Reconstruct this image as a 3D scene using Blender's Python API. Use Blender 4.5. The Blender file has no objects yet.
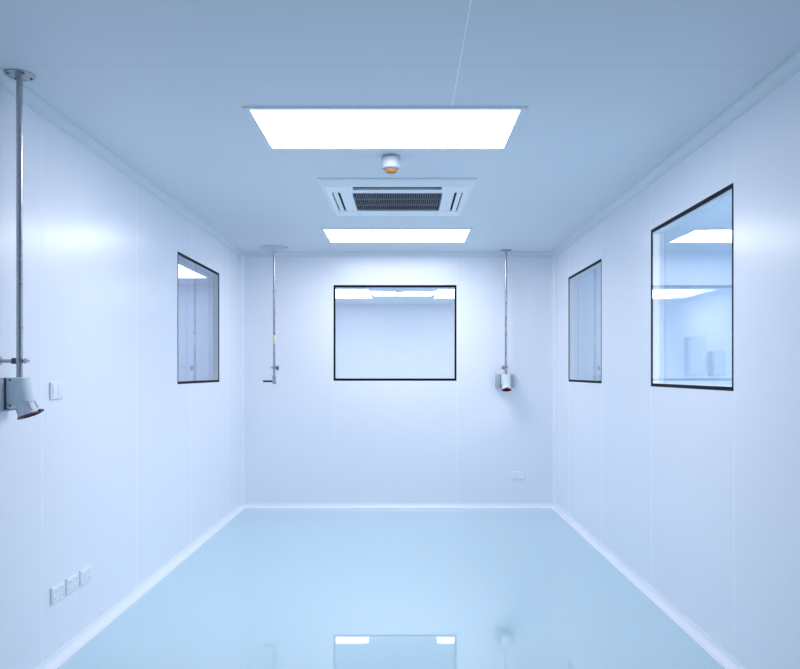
import bpy, bmesh, math
from mathutils import Matrix, Vector

S = bpy.context.scene
COL = S.collection
PI = math.pi

# ------------------------------------------------------------------ room sizes (metres)
WL, WR = 1.655, 1.53          # left / right wall faces
D = 7.70                      # back wall face
REAR = -1.6                   # wall behind the camera
H = 2.588                     # ceiling
EYE = 1.375
T = 0.05                      # wall panel thickness
CR = 0.043                    # cove radius
F = 760.0                     # focal length in pixels of an 800 px wide frame

# ------------------------------------------------------------------ materials
def new_mat(name):
    m = bpy.data.materials.new(name)
    m.use_nodes = True
    nt = m.node_tree
    b = nt.nodes['Principled BSDF']
    return m, nt, b

def mat(name, col, rough=0.4, metal=0.0, spec=0.5, noise=0.0, coat=0.0):
    m, nt, b = new_mat(name)
    b.inputs['Base Color'].default_value = (*col, 1)
    b.inputs['Roughness'].default_value = rough
    b.inputs['Metallic'].default_value = metal
    b.inputs['Specular IOR Level'].default_value = spec
    b.inputs['Coat Weight'].default_value = coat
    if noise > 0:
        n = nt.nodes.new('ShaderNodeTexNoise'); n.inputs['Scale'].default_value = 9
        tc = nt.nodes.new('ShaderNodeTexCoord')
        nt.links.new(tc.outputs['Object'], n.inputs['Vector'])
        r = nt.nodes.new('ShaderNodeMapRange')
        r.inputs['To Min'].default_value = max(0.0, rough - noise)
        r.inputs['To Max'].default_value = rough + noise
        nt.links.new(n.outputs['Fac'], r.inputs['Value'])
        nt.links.new(r.outputs['Result'], b.inputs['Roughness'])
    return m

def math_node(nt, op, a, bb=None):
    n = nt.nodes.new('ShaderNodeMath'); n.operation = op
    for i, v in enumerate((a, bb)):
        if v is None: continue
        if isinstance(v, (int, float)): n.inputs[i].default_value = v
        else: nt.links.new(v, n.inputs[i])
    return n.outputs[0]

def panel_mat(name, col, seam_col, rough, axis, first, pitch, half=0.0022, spec=0.5, extra=None):
    """painted metal panels: sealant seams every `pitch` metres along world axis"""
    m, nt, b = new_mat(name)
    g = nt.nodes.new('ShaderNodeNewGeometry')
    sx = nt.nodes.new('ShaderNodeSeparateXYZ')
    nt.links.new(g.outputs['Position'], sx.inputs[0])
    v = sx.outputs[axis]
    t = math_node(nt, 'SUBTRACT', v, first - pitch / 2 - 20 * pitch)
    t = math_node(nt, 'MODULO', t, pitch)
    t = math_node(nt, 'SUBTRACT', t, pitch / 2)
    t = math_node(nt, 'ABSOLUTE', t)
    fac = math_node(nt, 'LESS_THAN', t, half)
    if extra:                                    # one further seam along another axis, up to a limit
        ax2, at, lim_axis, lim = extra
        e = math_node(nt, 'ABSOLUTE', math_node(nt, 'SUBTRACT', sx.outputs[ax2], at))
        e = math_node(nt, 'LESS_THAN', e, half)
        e = math_node(nt, 'MULTIPLY', e, math_node(nt, 'LESS_THAN', sx.outputs[lim_axis], lim))
    mx = nt.nodes.new('ShaderNodeMix'); mx.data_type = 'RGBA'
    nt.links.new(fac, mx.inputs[0])
    mx.inputs[6].default_value = (*col, 1); mx.inputs[7].default_value = (*seam_col, 1)
    res = mx.outputs[2]
    if extra:
        m2 = nt.nodes.new('ShaderNodeMix'); m2.data_type = 'RGBA'
        nt.links.new(e, m2.inputs[0]); nt.links.new(res, m2.inputs[6]); m2.inputs[7].default_value = (0.97, 0.97, 0.97, 1)
        res = m2.outputs[2]
    nt.links.new(res, b.inputs['Base Color'])
    nt.links.new(math_node(nt, 'ADD', math_node(nt, 'MULTIPLY', fac, 0.3), rough), b.inputs['Roughness'])
    b.inputs['Specular IOR Level'].default_value = spec
    return m

LIGHT_COL = (0.90, 0.912, 0.962)
def emit_mat(name, strength):
    m, nt, b = new_mat(name)
    b.inputs['Base Color'].default_value = (0.8, 0.8, 0.8, 1)
    b.inputs['Emission Color'].default_value = (*LIGHT_COL, 1)
    b.inputs['Emission Strength'].default_value = strength
    m.cycles.emission_sampling = 'FRONT'
    return m

def glass_mat():
    m = bpy.data.materials.new('clear_glass'); m.use_nodes = True
    nt = m.node_tree; nt.nodes.clear()
    out = nt.nodes.new('ShaderNodeOutputMaterial')
    mix = nt.nodes.new('ShaderNodeMixShader')
    tr = nt.nodes.new('ShaderNodeBsdfTransparent'); tr.inputs[0].default_value = (0.965, 0.97, 0.975, 1)
    gl = nt.nodes.new('ShaderNodeBsdfGlossy'); gl.inputs['Roughness'].default_value = 0.0
    fr = nt.nodes.new('ShaderNodeFresnel'); fr.inputs['IOR'].default_value = 1.52
    ge = nt.nodes.new('ShaderNodeNewGeometry')
    f2 = math_node(nt, 'DIVIDE', math_node(nt, 'MULTIPLY', fr.outputs[0], 2.0), math_node(nt, 'ADD', fr.outputs[0], 1.0))
    front = math_node(nt, 'SUBTRACT', 1.0, ge.outputs['Backfacing'])
    f2 = math_node(nt, 'MULTIPLY', f2, front)
    nt.links.new(f2, mix.inputs[0])
    nt.links.new(tr.outputs[0], mix.inputs[1]); nt.links.new(gl.outputs[0], mix.inputs[2])
    nt.links.new(mix.outputs[0], out.inputs[0])
    return m

WALLC = (0.825, 0.838, 0.895)
SEAM = (0.875, 0.89, 0.925)
M = {
 'wall_left': panel_mat('painted_panel_left', WALLC, SEAM, 0.27, 1, 3.47, 1.22),
 'wall_right': panel_mat('painted_panel_right', WALLC, SEAM, 0.27, 1, 3.53, 1.187),
 'wall_back': panel_mat('painted_panel_back', WALLC, SEAM, 0.27, 0, -0.723, 1.254),
 'flange': mat('flange_paint', (0.52, 0.57, 0.64), 0.5),
 'detector': mat('detector_plastic', (0.40, 0.45, 0.52), 0.5),
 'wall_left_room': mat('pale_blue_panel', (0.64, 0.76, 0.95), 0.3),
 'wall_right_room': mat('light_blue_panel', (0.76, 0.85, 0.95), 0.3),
 'wall_plain': mat('painted_panel_plain', WALLC, 0.27),
 'ceiling': panel_mat('painted_ceiling_panel', (0.70, 0.74, 0.785), (0.56, 0.63, 0.69), 0.42, 1, 3.013, 1.224,
                      half=0.002, extra=(0, 0.217, 1, 3.5)),
 'floor': mat('epoxy_floor', (0.49, 0.66, 0.735), 0.02, noise=0.006, spec=0.95),
 'skirting': mat('skirting_profile', (0.84, 0.86, 0.91), 0.35),
 'cove': mat('cove_profile', (0.70, 0.74, 0.78), 0.45),
 'black': mat('black_border', (0.006, 0.008, 0.014), 0.6, spec=0.1),
 'jamb': mat('jamb_lining', (0.87, 0.89, 0.92), 0.4, noise=0.04),
 'steel': mat('stainless_steel', (0.46, 0.48, 0.50), 0.28, metal=1.0, noise=0.06),
 'dark_steel': mat('dark_steel', (0.10, 0.11, 0.12), 0.35, metal=0.8, noise=0.05),
 'plastic': mat('white_plastic', (0.84, 0.86, 0.90), 0.35, noise=0.04),
 'ac_plastic': mat('cassette_plastic', (0.89, 0.91, 0.93), 0.4, noise=0.04),
 'grey_plastic': mat('grey_plastic', (0.37, 0.42, 0.47), 0.45, noise=0.04),
 'pale_grey': mat('pale_grey_plastic', (0.66, 0.74, 0.78), 0.4, noise=0.04),
 'red': mat('dark_red_plastic', (0.13, 0.012, 0.017), 0.4, noise=0.04),
 'hole': mat('dark_recess', (0.02, 0.025, 0.035), 0.7, noise=0.05),
 'louvre': mat('grey_louvre', (0.22, 0.24, 0.28), 0.5, noise=0.05),
 'orange': mat('orange_lens', (0.42, 0.17, 0.05), 0.3, noise=0.04),
 'yellow': mat('yellow_label', (0.72, 0.68, 0.36), 0.5, noise=0.04),
 'lever': mat('dark_green_lever', (0.006, 0.03, 0.022), 0.6, spec=0.2),
 'slot': mat('socket_slot', (0.34, 0.38, 0.46), 0.6, noise=0.05),
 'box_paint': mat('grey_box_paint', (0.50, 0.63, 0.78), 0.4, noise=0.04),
 'frame': mat('light_frame_paint', (0.72, 0.77, 0.83), 0.4, noise=0.04),
 'glow': emit_mat('lit_diffuser', 10.0),
 'glow_back': emit_mat('lit_diffuser_back_room', 5.6),
 'glow_left': emit_mat('lit_diffuser_left_room', 5.8),
 'glow_right': emit_mat('added_diffuser_right_room', 21.0),  # for the added lamp that brightens the right room
 'glass': glass_mat(),
}

# ------------------------------------------------------------------ mesh helpers
def box(bm, x0, x1, y0, y1, z0, z1):
    r = bmesh.ops.create_cube(bm, size=1.0)
    for v in r['verts']:
        v.co = Vector((x0 + (v.co.x + .5) * (x1 - x0), y0 + (v.co.y + .5) * (y1 - y0), z0 + (v.co.z + .5) * (z1 - z0)))
    return r['verts']

def rbox(bm, x0, x1, y0, y1, z0, z1, bev=0.004, seg=2):
    vs = box(bm, x0, x1, y0, y1, z0, z1)
    es = set()
    for v in vs: es.update(v.link_edges)
    bmesh.ops.bevel(bm, geom=list(es), offset=bev, segments=seg, profile=0.5, affect='EDGES')

def cyl(bm, p0, p1, r0, r1=None, seg=32, cap=True):
    r1 = r0 if r1 is None else r1
    p0, p1 = Vector(p0), Vector(p1)
    d = p1 - p0
    q = Vector((0, 0, 1)).rotation_difference(d.normalized()).to_matrix().to_4x4()
    bmesh.ops.create_cone(bm, cap_ends=cap, segments=seg, radius1=r0, radius2=r1, depth=d.length,
                          matrix=Matrix.Translation((p0 + p1) / 2) @ q)

def lathe(bm, prof, p0=(0, 0, 0), axis=(0, 0, 1), seg=40):
    """prof: list of (radius, height along axis)"""
    p0 = Vector(p0)
    q = Vector((0, 0, 1)).rotation_difference(Vector(axis).normalized()).to_matrix()
    rings = []
    for r, h in prof:
        if r < 1e-6:
            rings.append([bm.verts.new(p0 + q @ Vector((0, 0, h)))])
        else:
            rings.append([bm.verts.new(p0 + q @ Vector((r * math.cos(2 * PI * i / seg), r * math.sin(2 * PI * i / seg), h))) for i in range(seg)])
    for a, b in zip(rings, rings[1:]):
        for i in range(seg):
            j = (i + 1) % seg
            if len(a) == 1 and len(b) == 1: continue
            if len(a) == 1: bm.faces.new((a[0], b[i], b[j]))
            elif len(b) == 1: bm.faces.new((a[i], a[j], b[0]))
            else: bm.faces.new((a[i], a[j], b[j], b[i]))

def prism(bm, poly, axis, a, b):
    """extrude a 2-D polygon along an axis (0: poly=(y,z), 1: poly=(x,z), 2: poly=(x,y))"""
    def co(p, t):
        return [(t, p[0], p[1]), (p[0], t, p[1]), (p[0], p[1], t)][axis]
    va = [bm.verts.new(co(p, a)) for p in poly]
    vb = [bm.verts.new(co(p, b)) for p in poly]
    n = len(poly)
    bm.faces.new(va); bm.faces.new(vb[::-1])
    for i in range(n):
        j = (i + 1) % n
        bm.faces.new((va[i], vb[i], vb[j], va[j]))

def ob(name, bm, m, parent=None, smooth=False, offset=None):
    if offset is not None:
        bmesh.ops.translate(bm, verts=bm.verts, vec=offset)
    bmesh.ops.recalc_face_normals(bm, faces=bm.faces)
    me = bpy.data.meshes.new(name)
    bm.to_mesh(me); bm.free()
    me.materials.append(M[m])
    if smooth:
        for p in me.polygons: p.use_smooth = True
        try: me.set_sharp_from_angle(angle=math.radians(35))
        except Exception: pass
    o = bpy.data.objects.new(name, me)
    COL.objects.link(o)
    if parent: o.parent = parent
    return o

def B(): return bmesh.new()

def empty(name, loc, label, cat, group=None, kind=None, rz=0):
    o = bpy.data.objects.new(name, None); COL.objects.link(o)
    o.empty_display_size = 0.1
    o.location = loc; o.rotation_euler = (0, 0, rz)
    return tag(o, label, cat, group, kind)

def tag(o, label, cat, group=None, kind=None):
    o['label'] = label; o['category'] = cat
    if group: o['group'] = group
    if kind: o['kind'] = kind
    return o

def struct(name, bm, m, label, cat, smooth=False):
    return tag(ob(name, bm, m, None, smooth), label, cat, None, 'structure')

def dup(root, loc, label, group=None, rz=0):
    r = root.copy(); COL.objects.link(r); r.location = loc; r.rotation_euler = (0, 0, rz)
    r['label'] = label
    if group: r['group'] = group
    for ch in list(root.children):
        c = ch.copy(); COL.objects.link(c); c.parent = r
        for g in list(ch.children):
            d = g.copy(); COL.objects.link(d); d.parent = c
    return r

# ------------------------------------------------------------------ walls with window openings
ZB, ZT = 1.286, 2.256         # window openings, floor to sill / head
WIN = {                        # side -> list of (from, to)
    'left': [(5.541, 6.790)],
    'right': [(3.534, 4.717), (5.900, 7.087)],
    'back': [(-0.719, 0.527)],
}
def wall_cells(bm, a0, a1, holes, put):
    cuts = [a0]
    for h in holes: cuts += list(h)
    cuts.append(a1)
    for i in range(len(cuts) - 1):
        if i % 2 == 0: put(cuts[i], cuts[i + 1], 0, H)
        else:
            put(cuts[i], cuts[i + 1], 0, ZB); put(cuts[i], cuts[i + 1], ZT, H)

XL, XR = -4.6, 4.4            # outer limits of the neighbouring rooms
YB = 13.6                     # back wall of the room behind the back window
b = B(); wall_cells(b, REAR, D + T, WIN['left'], lambda a, c, z0, z1: box(b, -WL - T, -WL, a, c, z0, z1))
struct('wall_left', b, 'wall_left', 'glossy white panel wall on the left side with one window', 'wall')
b = B(); wall_cells(b, REAR, D + T, WIN['right'], lambda a, c, z0, z1: box(b, WR, WR + T, a, c, z0, z1))
struct('wall_right', b, 'wall_right', 'glossy white panel wall on the right side with two windows', 'wall')
b = B(); wall_cells(b, -WL, WR, WIN['back'], lambda a, c, z0, z1: box(b, a, c, D, D + T, z0, z1))
struct('wall_back', b, 'wall_back', 'white panel wall at the back around the wide window', 'wall')
b = B(); box(b, -WL, WR, REAR - T, REAR, 0, H)
struct('wall_rear', b, 'wall_plain', 'white panel wall behind the viewer', 'wall')
b = B(); box(b, XL, XR, REAR - .2, YB + .2, -0.1, 0)
struct('floor', b, 'floor', 'glossy pale aqua epoxy floor', 'floor')
b = B(); box(b, XL, XR, REAR - .2, YB + .2, H, H + .1)
struct('ceiling', b, 'ceiling', 'pale blue white metal panel ceiling with thin seams', 'ceiling')
# rooms behind the windows
b = B(); box(b, -1.80, -1.75, D + T, YB, 0, H)
struct('wall_far_left', b, 'wall_plain', 'left wall of the room behind the back window', 'wall')
b = B(); box(b, 1.75, 1.80, D + T, YB, 0, H)
struct('wall_far_right', b, 'wall_plain', 'right wall of the room behind the back window', 'wall')
b = B(); box(b, -1.80, 1.80, YB, YB + T, 0, H)
struct('wall_far_back', b, 'wall_plain', 'pale wall seen through the back window', 'wall')
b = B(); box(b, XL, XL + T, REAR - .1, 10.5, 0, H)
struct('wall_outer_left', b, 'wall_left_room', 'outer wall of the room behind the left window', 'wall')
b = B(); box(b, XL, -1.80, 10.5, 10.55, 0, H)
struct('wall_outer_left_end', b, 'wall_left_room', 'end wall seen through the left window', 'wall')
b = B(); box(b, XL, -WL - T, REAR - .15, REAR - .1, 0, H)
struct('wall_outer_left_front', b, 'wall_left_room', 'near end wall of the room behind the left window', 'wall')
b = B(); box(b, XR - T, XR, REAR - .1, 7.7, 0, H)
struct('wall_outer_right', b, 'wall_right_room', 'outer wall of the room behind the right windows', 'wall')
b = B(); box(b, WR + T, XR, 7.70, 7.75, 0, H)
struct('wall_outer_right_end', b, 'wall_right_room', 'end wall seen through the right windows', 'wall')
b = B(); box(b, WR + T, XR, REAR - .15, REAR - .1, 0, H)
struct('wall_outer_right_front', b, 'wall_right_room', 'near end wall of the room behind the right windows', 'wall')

# ------------------------------------------------------------------ coves (concave quarter-round strips with small lips)
def cove_poly(cx, cz, sx, sz, r=CR, n=10):
    """corner at (cx,cz); sx,sz point into the room"""
    lip = 0.004
    pts = [(cx, cz), (cx + sx * (r + lip), cz), (cx + sx * (r + lip), cz + sz * lip)]
    for i in range(n + 1):
        a = PI / 2 * i / n
        pts.append((cx + sx * (r - r * math.sin(a) + lip), cz + sz * (r - r * math.cos(a) + lip)))
    pts += [(cx + sx * lip, cz + sz * (r + lip)), (cx, cz + sz * (r + lip))]
    return pts
def cove(name, axis, corner, s, a, c, label, cat):
    b = B(); prism(b, cove_poly(corner[0], corner[1], s[0], s[1]), axis, a, c)
    struct(name, b, 'skirting' if name.startswith('base') else 'wall_plain' if axis == 2 else 'cove', label, cat, smooth=True)
cove('baseboard_left', 1, (-WL, 0), (1, 1), REAR, D, 'rounded white skirting strip along the left wall', 'baseboard')
cove('baseboard_right', 1, (WR, 0), (-1, 1), REAR, D, 'rounded white skirting strip along the right wall', 'baseboard')
cove('baseboard_back', 0, (D, 0), (-1, 1), -WL, WR, 'rounded white skirting strip along the back wall', 'baseboard')
cove('trim_1', 1, (-WL, H), (1, -1), REAR, D, 'rounded cove strip between the left wall and ceiling', 'trim')
cove('trim_2', 1, (WR, H), (-1, -1), REAR, D, 'rounded cove strip between the right wall and ceiling', 'trim')
cove('trim_3', 0, (D, H), (-1, -1), -WL, WR, 'rounded cove strip between the back wall and ceiling', 'trim')
cove('trim_4', 2, (-WL, D), (1, -1), 0, H, 'upright cove strip in the back left corner', 'trim')
cove('trim_5', 2, (WR, D), (-1, -1), 0, H, 'upright cove strip in the back right corner', 'trim')

# ------------------------------------------------------------------ windows
def window(name, side, a0, a1, label, skew=0.0):
    c = (a0 + a1) / 2
    if side == 'left': root_loc = (-WL, c, ZB); fn = lambda u, n, z: (-n, u, z)
    elif side == 'right': root_loc = (WR, c, ZB); fn = lambda u, n, z: (n, u, z)
    else: root_loc = (c, D, ZB); fn = lambda u, n, z: (u, n, z)
    FW = 0.024 if side == 'back' else 0.0195
    root = empty(name, root_loc, label, 'window', None, 'structure')
    hw, hh = (a1 - a0) / 2, ZT - ZB
    def bx(bm, u0, u1, n0, n1, z0, z1):
        p, q = fn(u0, n0, z0), fn(u1, n1, z1)
        box(bm, min(p[0], q[0]), max(p[0], q[0]), min(p[1], q[1]), max(p[1], q[1]), z0, z1)
    # n: 0 at the room-side wall face, positive going out of the room
    b = B()
    for n0, n1 in ((-0.001, 0.008),):
        bx(b, -hw, hw, n0, n1, 0, FW); bx(b, -hw, hw, n0, n1, hh - FW, hh)
        bx(b, -hw, -hw + FW * .8, n0, n1, FW, hh - FW); bx(b, hw - FW * .8, hw, n0, n1, FW, hh - FW)
    f = ob('black_border', b, 'black', root)
    b = B(); e = FW * .8
    bx(b, -hw, hw, .008, T + .001, 0, FW); bx(b, -hw, hw, .008, T + .001, hh - FW, hh)
    bx(b, -hw, -hw + e, .008, T + .001, FW, hh - FW); bx(b, hw - e, hw, .008, T + .001, FW, hh - FW)
    ob('jamb_lining', b, 'jamb', root)
    b = B(); bx(b, -hw + e, hw - e, 0.001, 0.006, FW, hh - FW)
    if skew:                       # this pane sits a little askew in its rebate, its near edge deeper
        for v in b.verts:
            v.co.x += skew * (hw - v.co.y)
    ob('pane', b, 'glass', root)
    b = B(); bx(b, -hw + e, hw - e, T - .007, T - .002, FW, hh - FW); ob('pane', b, 'glass', root)
    return root
window('window_1', 'left', *WIN['left'][0], 'black edged fixed window in the left wall')
window('window_2', 'back', *WIN['back'][0], 'wide black edged window in the middle of the back wall')
window('window_3', 'right', *WIN['right'][1], 'narrow looking far window in the right wall near the back corner')
window('window_4', 'right', *WIN['right'][0], 'large near window in the right wall reflecting the ceiling light', 0.010)

# ------------------------------------------------------------------ recessed ceiling lights
def ceiling_light(cx, y0, y1, w, label, group=None, glow='glow', fr=0.034):
    cy = (y0 + y1) / 2; hx, hy = w / 2, (y1 - y0) / 2
    root = empty('ceiling_light', (cx, cy, H), label, 'ceiling light', group)
    b = B()
    ox, oy = hx + fr, hy + fr
    zt, zb = 0.0, -0.008
    # sloped slim frame
    sq = lambda x, y, z: [b.verts.new(p) for p in ((-x, -y, z), (x, -y, z), (x, y, z), (-x, y, z))]
    r0, r1, r2, r3 = sq(ox, oy, zt), sq(ox - .006, oy - .006, zb), sq(hx, hy, zb), sq(hx, hy, zt)
    for a, c in ((r0, r1), (r1, r2), (r2, r3)):
        for i in range(4):
            j = (i + 1) % 4; b.faces.new((a[i], a[j], c[j], c[i]))
    ob('frame', b, 'frame', root)
    b = B(); vs = [b.verts.new(p) for p in ((-hx, -hy, -.006), (-hx, hy, -.006), (hx, hy, -.006), (hx, -hy, -.006))]
    vt = [b.verts.new((v.co.x, v.co.y, -.002)) for v in vs]
    b.faces.new(vs); b.faces.new(vt[::-1])
    for i in range(4):
        j = (i + 1) % 4; b.faces.new((vs[i], vt[i], vt[j], vs[j]))
    d = ob('diffuser', b, glow, root)
    d.data.materials.append(M['frame'])
    for p in d.data.polygons: p.material_index = 0 if p.normal.z < -.9 else 1
    return root
G_L = 'lit panel lights in the ceiling'
ceiling_light(-.089, 3.499, 4.099, 1.244, 'large lit rectangular ceiling panel light in front of the air conditioner', G_L)
ceiling_light(-.065, 6.440, 7.055, 1.235, 'lit rectangular ceiling panel light between air conditioner and back wall', G_L)
ceiling_light(-.98, 11.08, 12.45, 0.90, 'lit ceiling light on the left seen through the back window', None, 'glow_back')
ceiling_light(.93, 11.08, 12.45, 0.90, 'lit ceiling light on the right seen through the back window', None, 'glow_back')
ceiling_light(-.03, 11.5, 12.05, 0.92, 'lit ceiling light in the middle seen through the back window', None, 'glow_back', .02)
ceiling_light(-2.98, 8.2, 9.75, 0.90, 'lit ceiling light seen through the left window', None, 'glow_left')
ceiling_light(3.05, 3.0, 4.2, 1.25, 'added unseen ceiling light that brightens the room beyond the right windows', None, 'glow_right')  # lamp added out of view to brighten the right window panes

# ------------------------------------------------------------------ cassette air conditioner
AC = empty('air_conditioner', (-.047, 5.265, H), 'square white ceiling cassette air conditioner with dark central grille', 'air conditioner')
zr, zp = -.012, -.038
SX0, SX1, SY0, SY1, SLL = .376, .430, .354, .440, .285     # side and front slots, half length
GX, GY = .297, .276
b = B()
def ring(x, y, z): return [b.verts.new(p) for p in ((-x, -y, z), (x, -y, z), (x, y, z), (-x, y, z))]
ra, rb_, rc, rd = ring(.500, .500, 0), ring(.504, .504, -.004), ring(.498, .498, -.012), ring(.462, .462, zp)
for p, q in ((ra, rb_), (rb_, rc), (rc, rd)):
    for i in range(4):
        j = (i + 1) % 4; b.faces.new((p[i], p[j], q[j], q[i]))
# flat face with openings, built of cells
xs = sorted({-.462, .462, -SX1, -SX0, SX0, SX1, -GX, GX, -SLL, SLL})
def is_hole(x, y):
    if abs(x) < GX and abs(y) < GY: return True
    if SX0 < abs(x) < SX1 and abs(y) < SLL: return True
    if SY0 < abs(y) < SY1 and abs(x) < SLL: return True
    return False
ys = sorted({-.462, .462, -SY1, -SY0, SY0, SY1, -GY, GY, -SLL, SLL})
for i in range(len(xs) - 1):
    for j in range(len(ys) - 1):
        if not is_hole((xs[i] + xs[i + 1]) / 2, (ys[j] + ys[j + 1]) / 2):
            box(b, xs[i], xs[i + 1], ys[j], ys[j + 1], zp, zp + .012)
ob('panel', b, 'ac_plastic', AC)
b = B(); box(b, -.455, .455, -.455, .455, -.006, -.001); ob('inner_cavity', b, 'hole', AC)
# raised lip around the intake
b = B()
for x0, x1, y0, y1 in ((-GX - .022, GX + .022, -GY - .022, -GY), (-GX - .022, GX + .022, GY, GY + .022),
                       (-GX - .022, -GX, -GY, GY), (GX, GX + .022, -GY, GY)):
    rbox(b, x0, x1, y0, y1, zp - .002, zp + .002, .001, 1)
ob('grille_frame', b, 'ac_plastic', AC)
b = B()
n = 40
for i in range(n):
    x = -GX + (i + .5) * 2 * GX / n
    box(b, x - .0016, x + .0016, -GY, GY, zp + .002, zp + .014)
for k in range(1, 3):
    y = -GY + k * 2 * GY / 3
    box(b, -GX, GX, y - .004, y + .004, zp, zp + .012)
ob('grille', b, 'louvre', AC)
for sg in (-1, 1):
    inner = .418 if sg < 0 else .360        # the far flap is closed, the near one stands open
    b = B(); prism(b, [(sg * .437, zp - .002), (sg * inner, zp + .006), (sg * (inner - .002), zp + .010), (sg * .435, zp + .003)], 0, -SLL + .004, SLL - .004)
    ob('flap', b, 'ac_plastic', AC)
    b = B(); prism(b, [(sg * .421, zp - .001), (sg * .391, zp - .001), (sg * .391, zp + .003), (sg * .421, zp + .003)], 1, -SLL + .004, SLL - .004)
    ob('flap', b, 'ac_plastic', AC)
for sx in (-1, 1):
    for sy in (-1, 1):
        b = B()
        x0, x1 = sorted((sx * .30, sx * .458)); y0, y1 = sorted((sy * .30, sy * .458))
        rbox(b, x0, x1, y0, y1, zp - .003, zp + .001, .0015, 1)
        ob('corner_cover', b, 'ac_plastic', AC)

# ------------------------------------------------------------------ detector
SD = empty('smoke_detector', (-.076, 4.27, H), 'small round white ceiling detector with orange lens', 'smoke detector')
b = B(); lathe(b, [(0, 0), (.050, 0), (.050, -.010), (.053, -.012), (.054, -.058), (.050, -.070), (.038, -.077), (0, -.077)])
ob('housing', b, 'detector', SD, True)
b = B(); lathe(b, [(.036, -.075), (.035, -.080), (.030, -.092), (.024, -.096), (0, -.097)])
ob('lens', b, 'orange', SD, True)

# ------------------------------------------------------------------ ceiling drops with industrial sockets
def socket_drop(x, y, d, rz, label, group):
    """faces local -Y; the wall is at local y = +d"""
    r = empty('socket_drop', (x, y, H), label, 'power socket', group, rz=rz)
    zz = lambda h: h - H
    b = B(); lathe(b, [(0, 0), (.060, 0), (.060, -.004), (.058, -.006), (.017, -.006), (.015, -.016), (.0125, -.017)])
    fl = ob('ceiling_flange', b, 'steel', r, True)
    for i in range(4):
        a = PI / 4 + i * PI / 2
        b = B(); lathe(b, [(.006, -.005), (.005, -.009), (0, -.0095)], (.045 * math.cos(a), .045 * math.sin(a), 0), seg=12)
        ob('screw', b, 'dark_steel', fl, True)
    b = B(); cyl(b, (0, 0, -.004), (0, 0, zz(1.345)), .0125); ob('conduit', b, 'steel', r, True)
    zc = zz(1.420)
    b = B(); lathe(b, [(.0125, -.009), (.0155, -.009), (.0155, .009), (.0125, .009)], (0, 0, zc))
    clp = ob('clamp', b, 'steel', r, True)
    b = B(); rbox(b, -.008, .008, .0135, .031, zc - .012, zc + .012, .002, 1)
    ob('clamp_nut', b, 'dark_steel', clp, True)
    b = B(); cyl(b, (0, .030, zc), (0, d, zc), .0075, seg=20); cyl(b, (0, d - .006, zc), (0, d, zc), .020, seg=24)
    ob('wall_bracket', b, 'steel', r, True)
    b = B(); cyl(b, (0, -.012, zc), (0, -.030, zc), .005, seg=16)
    cyl(b, (0, -.020, zc), (0, -.026, zc), .011, seg=6)
    rbox(b, -.018, .018, -.033, -.029, zc - .006, zc + .006, .002, 1)
    ob('wing_bolt', b, 'steel', r, True)
    b = B(); rbox(b, -.092, .092, .037, d, zz(1.217), zz(1.352), .006)
    ob('back_box', b, 'grey_plastic', r, True)
    # wedge body with a rounded front that leans forward towards the bottom
    b = B()
    rings = []
    for h, fy, inset in ((1.3535, -.036, .006), (1.350, -.042, 0), (1.300, -.050, 0), (1.258, -.061, 0), (1.250, -.058, .004), (1.236, -.018, .002), (1.227, .014, .004)):
        hw, by = .045 - inset, .031
        pts = [(-hw, by)]
        for i in range(13):
            a = PI * i / 12
            pts.append((-hw * math.cos(a), min(by - .002, fy + .044) - (min(by - .002, fy + .044) - fy) * math.sin(a) ** .7))
        pts.append((hw, by))
        rings.append([b.verts.new((p[0], p[1], zz(h))) for p in pts])
    b.faces.new(rings[0]); b.faces.new(rings[-1][::-1])
    n = len(rings[0])
    for p, q in zip(rings, rings[1:]):
        for i in range(n):
            j = (i + 1) % n; b.faces.new((p[i], p[j], q[j], q[i]))
    body = ob('socket_body', b, 'pale_grey', r, True)
    b = B(); rbox(b, -.049, .049, .031, .0375, zz(1.222), zz(1.352), .002, 1)
    ob('gasket', b, 'dark_steel', body)
    for sx in (-1, 1):
        for h in (1.343, 1.240):
            b = B(); cyl(b, (sx * .043, .016, zz(h)), (sx * .0465, .016, zz(h)), .0045, seg=12)
            ob('cover_screw', b, 'dark_steel', body, True)
    ax = Vector((0, -.36, -1)).normalized()
    p0 = Vector((0, -.019, zz(1.262)))
    b = B(); lathe(b, [(.034, -.012), (.036, .012), (.039, .040), (.043, .056), (.0455, .060), (.0455, .065), (.040, .065), (.037, .030), (0, .030)], p0, ax)
    bar = ob('socket_barrel', b, 'frame', r, True)
    b = B()
    for k in range(8):
        a = 2 * PI * k / 8
        q = Vector((0, 0, 1)).rotation_difference(ax).to_matrix()
        s = p0 + q @ Vector((.036 * math.cos(a), .036 * math.sin(a), .010)); e = p0 + q @ Vector((.043 * math.cos(a), .043 * math.sin(a), .048))
        cyl(b, s, e, .003, seg=8)
    ob('grip_rib', b, 'pale_grey', bar, True)
    b = B(); lathe(b, [(.040, .064), (.0475, .064), (.0485, .067), (.0475, .070), (.037, .070), (.036, .050), (0, .050)], p0, ax)
    ob('rim', b, 'red', bar, True)
    # hinge tab of the lid on the front of the rim
    q = Vector((0, 0, 1)).rotation_difference(ax).to_matrix()
    fwd = (Vector((0, -1, 0)) - ax * Vector((0, -1, 0)).dot(ax)).normalized()
    c = p0 + ax * .064 + fwd * .050
    b = B(); cyl(b, c - Vector((.014, 0, 0)), c + Vector((.014, 0, 0)), .006, seg=14)
    ob('lid_hinge', b, 'red', bar, True)
    return r
G_D = 'ceiling conduits ending in an industrial socket'
socket_drop(-1.569, 3.098, WL - 1.569, PI / 2, 'near steel ceiling conduit with grey industrial socket at the left edge', G_D)
socket_drop(1.009, 7.555, D - 7.555, 0, 'steel ceiling conduit with white industrial socket right of the back window', G_D)

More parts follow.
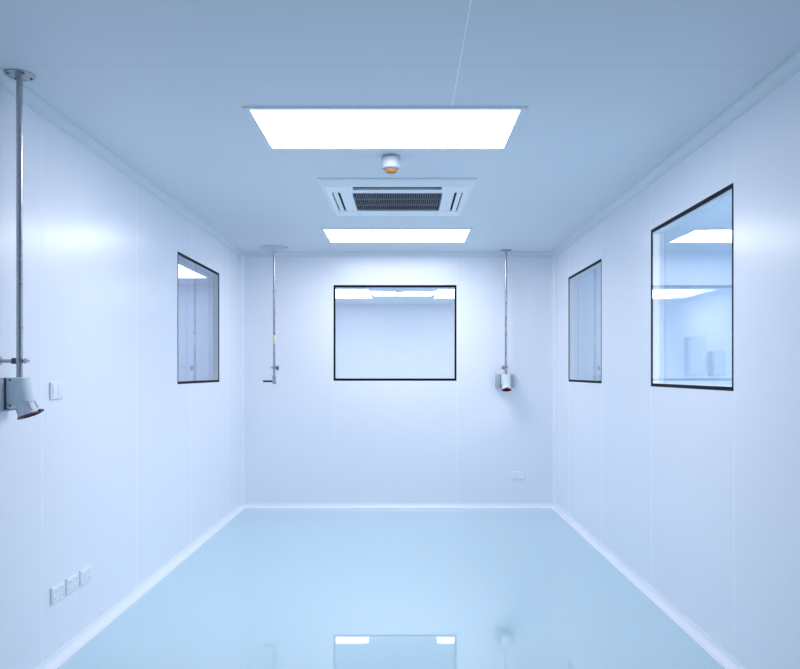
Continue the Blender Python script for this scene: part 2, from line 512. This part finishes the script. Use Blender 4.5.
# ------------------------------------------------------------------ valve pipe, left of the back window
VP = empty('valve_pipe', (-1.27, 7.405, H), 'thin steel ceiling pipe with valve and yellow label left of the back window', 'pipe')
b = B(); lathe(b, [(0, 0), (.135, 0), (.136, -.006), (.125, -.010), (.05, -.026), (.026, -.040), (.013, -.044)])
ob('ceiling_flange', b, 'flange', VP, True)
b = B(); cyl(b, (0, 0, -.03), (0, 0, 1.325 - H), .0115, seg=24); ob('pipe', b, 'steel', VP, True)
b = B(); cyl(b, (0, 0, 1.735 - H), (0, 0, 1.645 - H), .0128, seg=24); ob('pipe_label', b, 'yellow', VP, True)['label'] = 'pale yellow label'
zc = 1.418 - H
b = B(); lathe(b, [(.0115, -.012), (.019, -.012), (.019, .012), (.0115, .012)], (0, 0, zc), seg=24)
cyl(b, (-.034, 0, zc), (-.01, 0, zc), .008, seg=14)
ob('clamp', b, 'steel', VP, True)
b = B(); lathe(b, [(0, -.01), (.020, -.01), (.024, -.004), (.024, .004), (.020, .01), (0, .01)], (.034, 0, zc - .004), (1, 0, 0), 24)
ob('clamp_knob', b, 'dark_steel', VP, True)
b = B(); lathe(b, [(0, 1.342 - H), (.015, 1.342 - H), (.018, 1.336 - H), (.018, 1.312 - H), (.014, 1.306 - H), (.014, 1.296 - H), (.019, 1.290 - H), (.019, 1.262 - H), (.012, 1.256 - H), (0, 1.256 - H)], seg=24)
vb = ob('valve_body', b, 'steel', VP, True)
b = B(); rbox(b, -.108, -.012, -.013, .013, 1.277 - H, 1.294 - H, .004, 2)
ob('lever', b, 'lever', vb, True)['label'] = 'dark green lever handle'

dup(VP, (1.858, 7.405, H), 'thin steel pipe added in place of a conduit reflection in the far right window')  # pipe added behind the glass to stand in for the conduit's mirror image

# ------------------------------------------------------------------ wall plates (146 x 86 mm), local: faces -Y, wall at y=0
PW, PH = .138, .081
def plate_base(name, loc, rz, label, cat, group=None, PW=PW):
    r = empty(name, loc, label, cat, group, rz=rz)
    b = B(); rbox(b, -PW / 2, PW / 2, -.010, 0, -PH / 2, PH / 2, .004, 2)
    ob('cover_plate', b, 'plastic', r, True)
    return r
def add_socket(r, cx):
    b = B(); rbox(b, cx - .030, cx + .030, -.0125, -.008, -.033, .033, .0015, 1)
    f = ob('socket_face', b, 'plastic', r, True)
    b = B()
    for sx in (-1, 1):                                   # two-pin slots above
        box(b, cx + sx * .0065 - .0014, cx + sx * .0065 + .0014, -.0129, -.012, .010, .020)
    box(b, cx - .0014, cx + .0014, -.0129, -.012, -.004, .005)   # earth slot
    for sx in (-1, 1):                                   # angled slots
        vs = box(b, -.0014, .0014, -.0129, -.012, -.0055, .0055)
        m4 = Matrix.Translation((cx + sx * .010, 0, -.019)) @ Matrix.Rotation(sx * math.radians(30), 4, 'Y')
        bmesh.ops.transform(b, matrix=m4, verts=vs)
    ob('socket_slots', b, 'slot', f)
def add_rocker(r, x0, x1):
    b = B()
    prism(b, [(-.008, -.032), (-.011, -.032), (-.0145, 0), (-.012, .032), (-.008, .032)], 0, x0, x1)
    f = ob('rocker', b, 'plastic', r)
    c = (x0 + x1) / 2
    b = B(); [box(b, c - .002, c + .002, -.0150, -.012, z - .003, z + .003) for z in (-.014, 0, .014)]
    ob('indicator', b, 'grey_plastic', f)
G_P = 'low sockets on the left wall'
yL = [3.617, 3.774, 3.932]
ZP = .325
RZ_L = PI / 2
p = plate_base('wall_socket', (-WL, yL[0], ZP), RZ_L, 'white low wall socket on the left wall, nearest of its row of three', 'socket', G_P)
add_socket(p, -.032); add_socket(p, .032)
dup(p, (-WL, yL[1], ZP), 'white low wall socket on the left wall, middle of its row of three', G_P, RZ_L)
dup(p, (-WL, yL[2], ZP), 'white low wall socket on the left wall, farthest of its row of three', G_P, RZ_L)
dup(p, (1.155, D, .328), 'white double wall socket low on the back wall', 'socket on the back wall', 0)
p = plate_base('light_switch', (-WL, 3.603, 1.287), RZ_L, 'white light switch plate on the left wall beside the near socket conduit', 'light switch', None, .128)
add_rocker(p, -.050, .050)

# ------------------------------------------------------------------ boxes on the right room's end wall, added in place of reflected cabinets
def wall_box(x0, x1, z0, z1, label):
    r = empty('reflection_box', ((x0 + x1) / 2, 7.70, z0), label, 'stand-in box', 'boxes added for a reflection in the right window')
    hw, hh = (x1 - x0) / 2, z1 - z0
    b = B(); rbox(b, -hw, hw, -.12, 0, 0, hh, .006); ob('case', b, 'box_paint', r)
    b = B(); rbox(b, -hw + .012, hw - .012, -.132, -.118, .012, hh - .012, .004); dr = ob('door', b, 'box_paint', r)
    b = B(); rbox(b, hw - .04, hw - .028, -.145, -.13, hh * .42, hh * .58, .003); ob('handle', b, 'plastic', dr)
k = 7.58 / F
wall_box((689 - 404.5) * k, (706 - 404.5) * k, EYE - 4 * k, EYE + 35 * k, 'taller grey box added in place of a cabinet reflection in the near right window')
wall_box((713 - 404.5) * k, (726 - 404.5) * k, EYE - 4 * k, EYE + 21 * k, 'smaller grey box added in place of a cabinet reflection at the near right window edge')

# ------------------------------------------------------------------ world, camera, view
w = bpy.data.worlds.new('World'); S.world = w; w.use_nodes = True
w.node_tree.nodes['Background'].inputs[0].default_value = (0.6, 0.75, 1, 1)
w.node_tree.nodes['Background'].inputs[1].default_value = 0.05

cd = bpy.data.cameras.new('camera'); cam = bpy.data.objects.new('camera', cd); COL.objects.link(cam)
cam.location = (0, 0, EYE); cam.rotation_euler = (PI / 2, 0, 0)
cd.sensor_fit = 'HORIZONTAL'; cd.sensor_width = 36
cd.lens = F * 36 / 800
cd.shift_x = -4.5 / 800
cd.shift_y = 37.5 / 800
cd.clip_start = 0.05
S.camera = cam
S.view_settings.view_transform = 'Standard'
S.view_settings.look = 'None'
S.view_settings.gamma = 1
S.view_settings.use_curve_mapping = False
S.view_settings.exposure = 0.39
S.cycles.max_bounces = 16
S.cycles.diffuse_bounces = 10
S.cycles.glossy_bounces = 6
S.cycles.transparent_max_bounces = 24
S.cycles.use_denoising = True
S.cycles.caustics_reflective = False
S.cycles.caustics_refractive = False
S.cycles.sample_clamp_indirect = 6
S.cycles.denoising_prefilter = 'ACCURATE'
